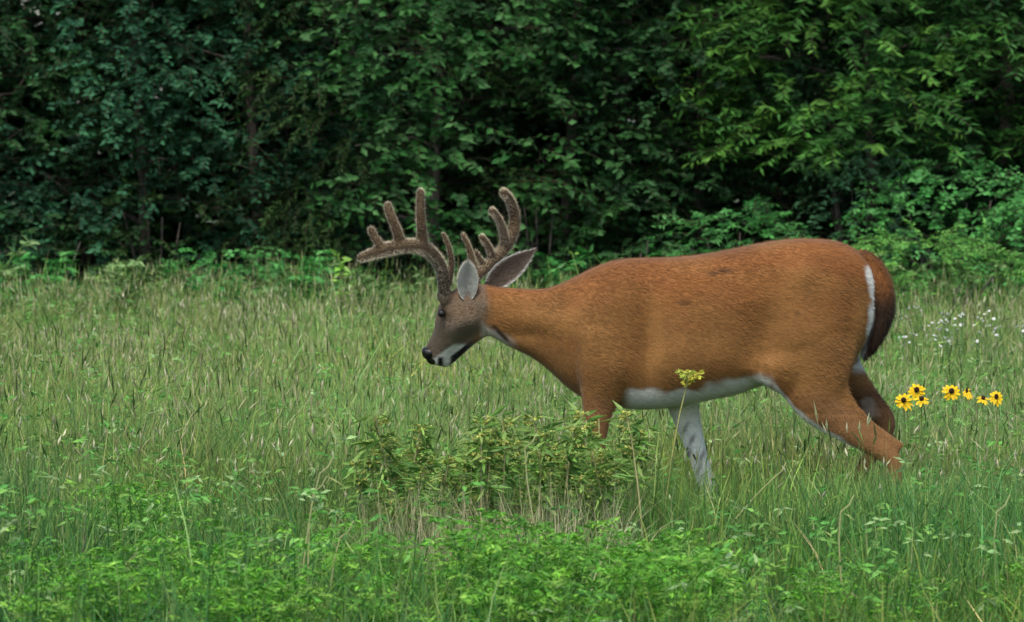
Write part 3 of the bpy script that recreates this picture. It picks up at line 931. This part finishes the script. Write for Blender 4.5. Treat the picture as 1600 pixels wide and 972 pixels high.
antler([
    ([(694, 458, -.046, 11), (693, 432, -.07, 11.5), (684, 408, -.10, 12), (664, 389, -.14, 13), (635, 384, -.17, 12), (604, 390, -.17, 12), (582, 397, -.155, 10), (564, 403, -.135, 7.5)], True),
    ([(662, 390, -.145, 11), (659, 360, -.155, 9.5), (657, 330, -.16, 8.5), (657, 301, -.155, 7.5)], False),
    ([(628, 386, -.17, 10), (620, 360, -.18, 9), (611, 338, -.18, 8.5), (606, 322, -.175, 7.5)], False),
    ([(598, 390, -.17, 9), (588, 375, -.17, 7.5), (580, 360, -.165, 7)], False),
    ([(699, 445, -.055, 8), (705, 415, -.06, 6), (702, 388, -.065, 5), (693, 366, -.06, 4)], False),
], 3)
antler([
    ([(746, 430, .065, 10), (766, 412, .11, 11), (788, 388, .16, 11.5), (802, 360, .19, 11), (804, 335, .19, 10), (796, 312, .17, 9), (787, 301, .15, 8)], True),
    ([(790, 386, .16, 9), (786, 362, .13, 8), (779, 343, .11, 7.5), (769, 330, .09, 7)], False),
    ([(770, 406, .12, 8), (764, 388, .10, 7), (753, 371, .085, 6)], False),
    ([(742, 425, .062, 7), (736, 400, .06, 6), (730, 380, .06, 5), (723, 367, .06, 4)], False),
    ([(757, 416, .09, 6), (748, 402, .08, 5), (744, 394, .075, 4)], False),
], 4)


# ears: cupped leaf shapes
def ear(base, tip, wdir, width, inner, outer, seed, pw=.8, skew=.75, cupf=.42, rimw=.86):
    base, tip = np.asarray(base), np.asarray(tip)
    ax = tip - base; L = np.linalg.norm(ax); ax = ax / L
    wd = norm(np.asarray(wdir, float) - ax * np.dot(wdir, ax)); nn = np.cross(wd, ax)
    if nn[1] > 0:
        nn = -nn                      # inner face looks to the viewer side
    nu, nv = 11, 13
    V = []
    for lay in (0, 1):
        for i in range(nv):
            t = i / (nv - 1)
            w = width * .5 * (math.sin(math.pi * min(1, .05 + .95 * t) ** skew) ** pw if t < 1 else 0.0)
            w = max(w, .002)
            for j in range(nu):
                s = j / (nu - 1) * 2 - 1
                cup = cupf * w * (1 - s * s) * (1 - .4 * t)
                p = base + ax * L * t + wd * s * w - nn * cup
                V.append(p - nn * (.005 * (1 - s * s) if lay else 0))
    V = np.array(V)
    fs = []
    N = nu * nv
    for i in range(nv - 1):
        for j in range(nu - 1):
            a = i * nu + j
            fs += [(a, a + 1, a + nu + 1), (a, a + nu + 1, a + nu)]
            a += N
            fs += [(a, a + nu + 1, a + 1), (a, a + nu, a + nu + 1)]
    s = np.tile(np.abs(np.linspace(-1, 1, nu)), nv)
    ci = np.where((s > rimw)[:, None], WHITE * .95, inner * (.68 + .32 * (s / rimw) ** 2)[:, None])
    co = np.where((s > .8)[:, None], WHITE * .7, outer)
    C = np.concatenate([ci, co])
    o = Geo().add(V - DL, fs, C).obj('ear', M_COAT, deer, smooth=True)
    nr = np.concatenate([np.tile(nn, (N, 1)), np.tile(-nn, (N, 1))])
    hz = Geo().add(*fur(V - DL, nr, np.array(fs), C, 4500, .016, .0018, lambda p, n_: np.tile(ax, (len(p), 1)), lift=.5, seed=seed))
    tag(hz.obj('ear_hair', M_COAT, o), None, kind='stuff')
    return o


ear(W(730, 468, -.07), W(731, 410, -.082), (1, 0, 0.15), .070, lin(200, 200, 194), lin(110, 92, 76), 11, .55, .9, .8, .7)
ear(W(762, 447, .06), W(835, 391, .11), (.55, .1, -.8), .085, lin(104, 92, 80), lin(104, 90, 76), 12)

# eyes, nose
def ball(c, r, sq=(1, 1, 1), seg=12):
    V = []; fs = []
    for i in range(seg + 1):
        th = math.pi * i / seg
        for j in range(seg):
            ph = 2 * math.pi * j / seg
            V.append((math.sin(th) * math.cos(ph) * sq[0], math.sin(th) * math.sin(ph) * sq[1], math.cos(th) * sq[2]))
    for i in range(seg):
        for j in range(seg):
            a, b_ = i * seg + j, i * seg + (j + 1) % seg
            fs += [(a, b_ + seg, b_), (a, a + seg, b_ + seg)]
    return np.array(V) * r + np.asarray(c), fs


for yy, pp in ((-.053, (690, 490)), (.075, (712, 492))):
    V, fs = ball(W(pp[0], pp[1], yy), .0130, (1, .9, 1))
    Geo().add(V - DL, fs, (0, 0, 0)).obj('eye', M_BLACK, deer, smooth=True)
g = Geo()
for (a, b_, c, r_, sq) in ((672, 552, .046, .029, (1, 1.1, .8)), (677, 562, .05, .024, (1.0, 1.2, .75)), (666, 549, .046, .017, (1, 1.6, .9)), (668, 557, .034, .012, (1, 1, 1))):
    V, fs = ball(W(a, b_, c), r_, sq); g.add(V - DL, fs, (0, 0, 0))
v, nr, t = remesh(g, .004, 4)
Geo().add(v, t, (0, 0, 0)).obj('nose', M_BLACK, deer, smooth=True)

# tail: broad, hanging, dark outside and white beneath
keys = [(1335, 402, 0, 16, .028), (1358, 420, 0, 22, .040), (1375, 450, 0, 20, .046), (1379, 485, 0, 18, .048), (1372, 515, 0, 14, .042), (1360, 540, 0, 10, .030), (1349, 556, 0, 5, .016)]
(V, fs), TC = limb(keys, 24, 20)
tv, tn, tt_ = remesh(Geo().add(V, fs, (0, 0, 0)), .006, 3)
tpx = 800 + tv[:, 0] * PXM; tpz = 232 + (CAM_Z - tv[:, 2]) * PXM
edge = np.interp(tpz, (390, 415, 465, 500, 545, 560), (1330, 1342, 1362, 1363, 1350, 1346))
cw = sstep(6, -3, tpx - edge)[:, None]
ct = RED * .85 * (1 - sstep(425, 480, tpz)[:, None]) + DARK * .5 * sstep(425, 480, tpz)[:, None]
ct = ct * (1 - cw) + WHITE * cw
to = Geo().add(tv - DL, tt_, ct).obj('tail', M_COAT, deer, smooth=True)
tf = Geo().add(*fur(tv - DL, tn, tt_, ct, 9000, .028, .003, lambda p, n_: np.tile((-.1, 0, -1.0), (len(p), 1)), lift=.3, seed=21))
tag(tf.obj('tail_hair', M_COAT, to), None, kind='stuff')

# hooves: two toes on each foot
for k, yy in (('near_fore', -.11), ('far_fore', .10), ('near_hind', -.12), ('far_hind', .12)):
    e = CH[k][-1]
    for s in (-1, 1):
        a = np.array((e[0] + .012, e[1] + s * .013, e[2] + .01)); b_ = np.array((e[0] - .045, e[1] + s * .011, .008))
        z0 = max(0.0, e[2] - .05)
        V, fs = rings([(a + (.0, 0, 0), (1, 0, 0), .022, (0, 1, 0), .012),
                       (np.array((e[0] - .012, e[1] + s * .013, z0 + .022)), (1, 0, 0), .030, (0, 1, 0), .013),
                       (np.array((e[0] - .018, e[1] + s * .012, z0 + .001)), (1, 0, 0), .034, (0, 1, 0), .013)], 10)
        Geo().add(V - DL, fs, (0, 0, 0)).obj('hoof', M_HOOF, deer, smooth=True)

# ------------------------------------------------------------------ meadow plants
def stem_pts(h, bend, az, n=6):
    t = np.linspace(0, 1, n)[:, None]
    return np.array((math.cos(az) * bend, math.sin(az) * bend, 0)) * t ** 2 * h + np.array((0, 0, h)) * t


def plant(name, seed, h, stemc, stemr, leaves, plume=None):
    """a plant prototype: Empty > stem, foliage, (plume)"""
    r = np.random.default_rng(seed)
    root = empty(name, (0, 0, 0))
    p = stem_pts(h, r.uniform(-.2, .2), r.uniform(0, 6.28))
    Geo().add(*tube(p, np.linspace(stemr, stemr * .5, 6), 5), stemc).obj('stem', M_STEM, root)
    if leaves:
        n, ll, lw, cols, z0, z1 = leaves
        t = r.uniform(z0, z1, n); a = np.arange(n) * 2.4 + r.uniform(-.4, .4, n)
        o = np.stack([np.interp(t, np.linspace(0, 1, 6), p[:, k]) for k in range(3)], 1)
        d_ = np.stack([np.cos(a), np.sin(a), np.full(n, .55)], 1)
        g = Geo()
        sprays(g, o, d_, .02, 1, ll, lw, cols, spread=.25, up=.9, seed=seed, droop=.1)
        tag(g.obj('foliage', M_WEED, root), None, kind='stuff')
    if plume:
        n, ln, cols, fr = plume[:4]
        t0 = plume[4] if len(plume) > 4 else .74
        g = Geo()
        a = r.uniform(0, 6.28, n); t = r.uniform(t0, 1.0, n)
        o = np.stack([np.interp(t, np.linspace(0, 1, 6), p[:, k]) for k in range(3)], 1)
        d_ = np.stack([np.cos(a), np.sin(a), np.full(n, .8)], 1)
        sprays(g, o, d_, ln * (1.25 - t) * 2.2, 16, fr, fr * .8, cols, droop=.3, spread=.5, up=.9, seed=seed + 1, twig=stemc, twig_w=.0014)
        tag(g.obj('plume', M_WEED, root), None, kind='stuff')
    return root


def put(proto, used, x, y, rz, s, label, cat, group, zs=1.0):
    o = proto if not used[0] else copy_tree(proto)
    used[0] = True
    o.location = (x, y, 0); o.rotation_euler = (0, 0, rz); o.scale = (s, s, s * zs)
    for k in ('label', 'category', 'group'):
        if k in o: del o[k]
    return tag(o, label, cat, group)


GOLD = 1.0 * np.array([lin(140, 166, 84), lin(118, 150, 70), lin(172, 178, 92)])
GLEAF = np.array([lin(104, 142, 62), lin(88, 128, 54), lin(124, 154, 76)])
golds = [[plant('goldenrod', 100 + i, .52, lin(150, 148, 104), .0042, (52, .075, .014, GLEAF, .58, 1.0), (26, .06, GOLD, .011)), [False]] for i in range(3)]
GP = [(600, 660), (622, 672), (640, 650), (662, 668), (690, 690), (706, 655), (735, 680), (750, 662), (772, 690), (795, 672), (818, 684), (832, 664), (856, 690), (872, 672), (893, 660),
      (905, 684), (930, 668), (948, 652), (965, 662), (985, 650), (560, 730), (585, 700), (648, 715), (676, 735), (712, 712), (880, 715)]
GP += [(random.uniform(600, 985), random.uniform(645, 745)) for k in range(22)] + [(random.uniform(600, 980), random.uniform(700, 790)) for k in range(14)]
for i, (px, py) in enumerate(GP):
    Y = 13.5 + random.uniform(0, .95)
    py += random.uniform(-30, 60)
    px += random.uniform(-35, 35)
    top = P(px, py, Y)
    pr, us = golds[i % 3]
    put(pr, us, top[0], Y, random.uniform(0, 6.28), max(.6, top[2] / .53), 'goldenrod plant in the yellow-topped clump before the forelegs', 'plant', 'goldenrods before the forelegs')
tall = plant('goldenrod', 120, .66, lin(150, 150, 90), .0035, (14, .07, .012, GLEAF, .3, .75), (12, .10, np.array([lin(190, 186, 74), lin(164, 172, 74)]), .019, .93))
top = P(1035, 584, 14.3)
tall.location = (top[0], 14.3, 0); tall.scale = (1, 1, top[2] / .67)
tag(tall, 'tall yellow goldenrod sprig crossing the belly of the deer', 'plant')

# bright green leafy weeds of the foreground
BRI = 1.0 * np.array([lin(90, 150, 44), lin(106, 160, 50), lin(78, 134, 42), lin(122, 168, 64)])


def weed_proto(name, seed, h, cols, ll, lw, nst=7):
    r = np.random.default_rng(seed)
    root = empty(name, (0, 0, 0))
    sg, fg_ = Geo(), Geo()
    for k in range(nst):
        a = r.uniform(0, 6.28); hh = h * r.uniform(.6, 1.05)
        p = stem_pts(hh, r.uniform(.1, .6), a)
        sg.add(*tube(p, np.linspace(.003, .0012, 6), 4), lin(96, 140, 66))
        n = 9
        t = np.linspace(.3, 1, n); az = np.arange(n) * 2.2 + r.uniform(0, 6)
        o = np.stack([np.interp(t, np.linspace(0, 1, 6), p[:, q]) for q in range(3)], 1)
        d_ = np.stack([np.cos(az), np.sin(az), np.full(n, .6)], 1)
        sprays(fg_, o, d_, .095 * (1.3 - .6 * t), 12, ll, lw, cols, droop=.25, spread=.8, up=.8, seed=seed * 31 + k)
    tag(sg.obj('stems', M_STEM, root), None, kind='stuff')
    tag(fg_.obj('foliage', M_WEED, root), None, kind='stuff')
    return root


weeds = [[weed_proto('leafy_weed', 140 + i, .34, BRI, .028, .0085, 8), [False]] for i in range(4)]
WP = []
for k in range(38):
    WP.append((random.gauss(random.choice((60, 190, 400, 610)), 55), random.uniform(10.8, 12.3), random.uniform(.75, 1.05), 0))
for k in range(30):
    WP.append((random.uniform(700, 1120), random.uniform(10.9, 12.5), random.uniform(.85, 1.15), 1))
for k in range(8):
    WP.append((random.uniform(1150, 1620), random.uniform(11.0, 12.2), random.uniform(.7, .9), 2))
for k in range(9):
    WP.append((random.uniform(165, 250), random.uniform(13.2, 14.0), random.uniform(.85, 1.1), 3))
WL = [('bright green leafy weed in the row along the lower left meadow', 'weeds of the lower left meadow'),
      ('bright green leafy weed in the dense patch below the goldenrod clump', 'weeds below the goldenrod clump'),
      ('small bright green weed in the grass below the hind legs', 'weeds below the hind legs'),
      ('bright green weed in the small patch left of the straw', 'weeds left of the straw')]
for i, (px, Y, s, k) in enumerate(WP):
    pr, us = weeds[i % 4]
    put(pr, us, gx(px, Y), Y, random.uniform(0, 6.28), s, WL[k][0], 'weed', WL[k][1])

edge = [[weed_proto('edge_weed', 150 + i, .42, (GRN * 1.25 if i % 2 else np.array([lin(98, 132, 74), lin(116, 146, 88), lin(84, 120, 62)])), .05, .018, 8), [False]] for i in range(4)]
for k in range(64):
    px = random.uniform(-120, 1720); Y = random.uniform(28.2, 30.6)
    pr, us = edge[k % 4]
    put(pr, us, gx(px, Y), Y, random.uniform(0, 6.28), random.uniform(.9, 1.75), 'soft green weed standing at the foot of the thicket', 'weed', 'weeds along the foot of the thicket')

# individual pale dry stalks: pixel foot, pixel top
SP = [((450, 960), (508, 740), 'long pale dry stalk with a bent top leaning over the lower left meadow'),
      ((470, 950), (498, 770), 'straight pale stalk beside the long bent dry stalk'),
      ((505, 958), (540, 840), 'short pale stalk right of the long bent dry stalk'),
      ((262, 830), (232, 770), 'pale stalk bent over the small bright weed patch'),
      ((238, 965), (205, 880), 'pale stalk slanting in the lower left weeds'),
      ((1310, 930), (1322, 800), 'upright pale stalk in the grass below the hind hoof'),
      ((1150, 810), (1218, 745), 'pale slanting stalk between the white foreleg and the hind leg'),
      ((1550, 940), (1566, 800), 'upright pale stalk at the right of the foreground grass'),
      ((835, 860), (828, 700), 'pale upright goldenrod stalk under the yellow clump'),
      ((970, 810), (966, 690), 'thin pale stalk right of the yellow goldenrod clump')]
for i, (fa, fb, lb) in enumerate(SP):
    Y = 11.7 if fa[1] > 925 else (12.6 if fa[1] > 850 else 14.0)
    a = P(fa[0], fa[1], Y); b_ = P(fb[0], fb[1], Y)
    a = b_ + (a - b_) * (b_[2] / max(.02, b_[2] - a[2]))
    a[2] = 0
    root = empty('dry_stalk', a, lb, 'stalk')
    e = b_ - a
    t = np.linspace(0, 1, 7)[:, None]
    pts = e * t + np.array((.015, 0, .0)) * np.sin(t * 5)
    pts = np.concatenate([pts, [pts[-1] + (.022, 0, .018), pts[-1] + (.036, .01, .045)]])
    Geo().add(*tube(pts, np.linspace(.0036, .0015, len(pts)), 5), lin(146, 150, 102)).obj('stem', M_STEM, root)
    g = Geo()
    sprays(g, [pts[3], pts[5], pts[6]], [(.8, -.2, .5), (-.8, 0, .4), (.8, 0, -.2)], .02, 1, .07, .005, np.array([lin(140, 150, 92)]), seed=3 + i)
    tag(g.obj('dead_leaves', M_WEED, root), None, kind='stuff')

# yellow coneflowers right of the hind leg
def coneflower(seed, side):
    r = np.random.default_rng(seed)
    root = empty('yellow_coneflower', (0, 0, 0))
    H = .5
    p = stem_pts(H, r.uniform(-.1, .1), r.uniform(0, 6))
    Geo().add(*tube(p, np.linspace(.0032, .002, 6), 5), lin(96, 128, 62)).obj('stem', M_STEM, root)
    g = Geo()
    sprays(g, [p[2], p[3], p[1]], [(1, 0, .6), (-1, .2, .6), (0, -1, .6)], .02, 1, .09, .02, GLEAF, seed=seed)
    tag(g.obj('foliage', M_WEED, root), None, kind='stuff')
    top = p[-1]
    nn = norm(np.array((r.uniform(-.3, .3), -1.0 if not side else -.45, .55 if not side else 1.0)))
    u = norm(np.cross(nn, (0, 0, 1.0))); w = np.cross(u, nn)
    V, fs = ball((0, 0, 0), .0105, (1, 1, 1), 8)
    V = V[:, :1] * u + V[:, 1:2] * w + V[:, 2:] * nn * .9 + top + nn * .006
    Geo().add(V, fs, lin(46, 28, 18)).obj('flower_disc', M_STEM, root, smooth=True)
    nump = 11
    # one petal mesh in the flower frame, shared
    gm = Geo()
    L, wd = .031, .0075
    gm.add([(.006, 0, 0), (.016, wd, .002), (.016, -wd, .002), (L, wd * .55, -.003), (L, -wd * .55, -.003), (L + .003, 0, -.004), (.018, 0, -.001)],
           [(0, 2, 6), (0, 6, 1), (6, 2, 4), (6, 4, 5), (6, 5, 3), (6, 3, 1)], lin(228, 190, 30))
    me = gm.mesh('petal'); me.materials.append(M_PETAL)
    from mathutils import Matrix
    B = Matrix((u, w, nn)).transposed()
    for k in range(nump):
        o = bpy.data.objects.new('petal', me)
        col.objects.link(o)
        o.parent = root
        a = k / nump * 2 * math.pi + r.uniform(-.1, .1)
        M = B @ Matrix.Rotation(a, 3, 'Z') @ Matrix.Rotation(r.uniform(-.1, .35), 3, 'Y')
        o.matrix_local = Matrix.Translation(Vector(top)) @ M.to_4x4()
    return root


for i, (px, py, Y, sd, s) in enumerate(((1414, 626, 15.75, 0, 1), (1432, 610, 15.9, 0, 1), (1441, 624, 15.8, 1, .9), (1473, 612, 15.85, 0, 1.05), (1505, 612, 16.1, 1, .5), (1514, 616, 16.2, 1, .45),
                                      (1533, 624, 16.0, 1, .75), (1548, 621, 16.05, 0, .8), (1424, 632, 16.0, 1, .8), (1558, 626, 16.2, 1, .55))):
    o = coneflower(160 + i, sd)
    tp = P(px, py, Y)
    o.location = (tp[0], Y, 0)
    o.scale = (s, s, tp[2] / .5)
    for ch in o.children:       # keep the bloom undistorted when the stem is stretched
        pass
    tag(o, 'yellow dark-eyed coneflower in the bunch beside the hind leg' if px < 1490 else 'small yellow coneflower in the sparse row right of the bunch', 'flower',
        'bunch of yellow coneflowers' if px < 1490 else 'sparse yellow coneflowers')

# white wildflowers behind the tail
def white_proto(seed):
    r = np.random.default_rng(seed)
    root = empty('white_wildflower', (0, 0, 0))
    H = .5
    p = stem_pts(H, r.uniform(-.15, .15), r.uniform(0, 6))
    Geo().add(*tube(p, np.linspace(.0032, .002, 6), 4), lin(90, 122, 66)).obj('stem', M_STEM, root)
    g = Geo()
    n = 10
    t = r.uniform(.2, .9, n); a = r.uniform(0, 6.28, n)
    o = np.stack([np.interp(t, np.linspace(0, 1, 6), p[:, q]) for q in range(3)], 1)
    sprays(g, o, np.stack([np.cos(a), np.sin(a), np.full(n, .5)], 1), .02, 1, .06, .012, GLEAF, seed=seed)
    tag(g.obj('foliage', M_WEED, root), None, kind='stuff')
    for k in range(5):
        a = r.uniform(0, 6.28)
        c = p[-1] + np.array((math.cos(a) * r.uniform(.0, .06), math.sin(a) * .03, r.uniform(-.08, .02)))
        bl = Geo()
        m_ = 9
        an = np.arange(m_) / m_ * 6.283
        rr = r.uniform(.005, .010)
        nn = norm(np.array((r.normal(0, .3), -.6, .8))); u = norm(np.cross(nn, (1, 0, 0))); w = np.cross(nn, u)
        ring = c + rr * (np.cos(an)[:, None] * u + np.sin(an)[:, None] * w) + nn * .002
        bl.add(np.concatenate([ring, [c + nn * .003], [c - nn * .006]]), [(i, (i + 1) % m_, m_) for i in range(m_)] + [((i + 1) % m_, i, m_ + 1) for i in range(m_)], lin(196, 200, 192))
        bl.add(*tube([p[3], (p[3] + c) / 2 + (0, 0, .01), c], .0012, 3), lin(90, 122, 66))
        bl.obj('blossom', M_PETAL, root)
    return root


whites = [[white_proto(180 + i), [False]] for i in range(3)]
r = np.random.default_rng(77)
for i in range(34):
    px = r.uniform(1400, 1500) if i < 16 else r.uniform(1480, 1640)
    Y = r.uniform(20.5, 25)
    py = r.uniform(478, 535) if px < 1500 else r.uniform(475, 520)
    tp = P(px, py, Y)
    pr, us = whites[i % 3]
    put(pr, us, tp[0], Y, r.uniform(0, 6.28), 1.0, 'small white wildflower in the loose patch behind the tail', 'flower', 'white wildflowers behind the tail', zs=max(.4, tp[2]) / .5)

# single taller plants along the far edge of the meadow
def leafy_spike(name, px, py, Y, cols, label, ll=.09, lw=.04, n=18):
    tp = P(px, py, Y)
    o = plant(name, int(px), tp[2], lin(120, 150, 80), .006, (n, ll, lw, cols, .3, 1.0))
    o.location = (tp[0], Y, 0)
    return tag(o, label, 'plant')


YG = np.array([lin(130, 176, 76), lin(116, 164, 66)])
leafy_spike('milkweed', 541, 396, 27.5, YG, 'pale yellow-green upright plant left of the antler tip', n=26)
leafy_spike('milkweed', 172, 418, 28.5, YG, 'pale green spike standing alone at the left meadow edge', ll=.06, lw=.02)
leafy_spike('mullein', 925, 396, 27.0, YG, 'small yellow-green sprig peeping over the neck of the deer', ll=.06, lw=.025)
leafy_spike('dark_weed', 225, 595, 17.2, np.array([lin(78, 84, 48)]), 'dark seeding dock stalk standing in the left meadow', ll=.03, lw=.012, n=30)
leafy_spike('dark_weed', 1550, 470, 22.0, np.array([lin(70, 82, 46)]), 'thin dark stalk rising through the white wildflowers', ll=.03, lw=.008, n=24)
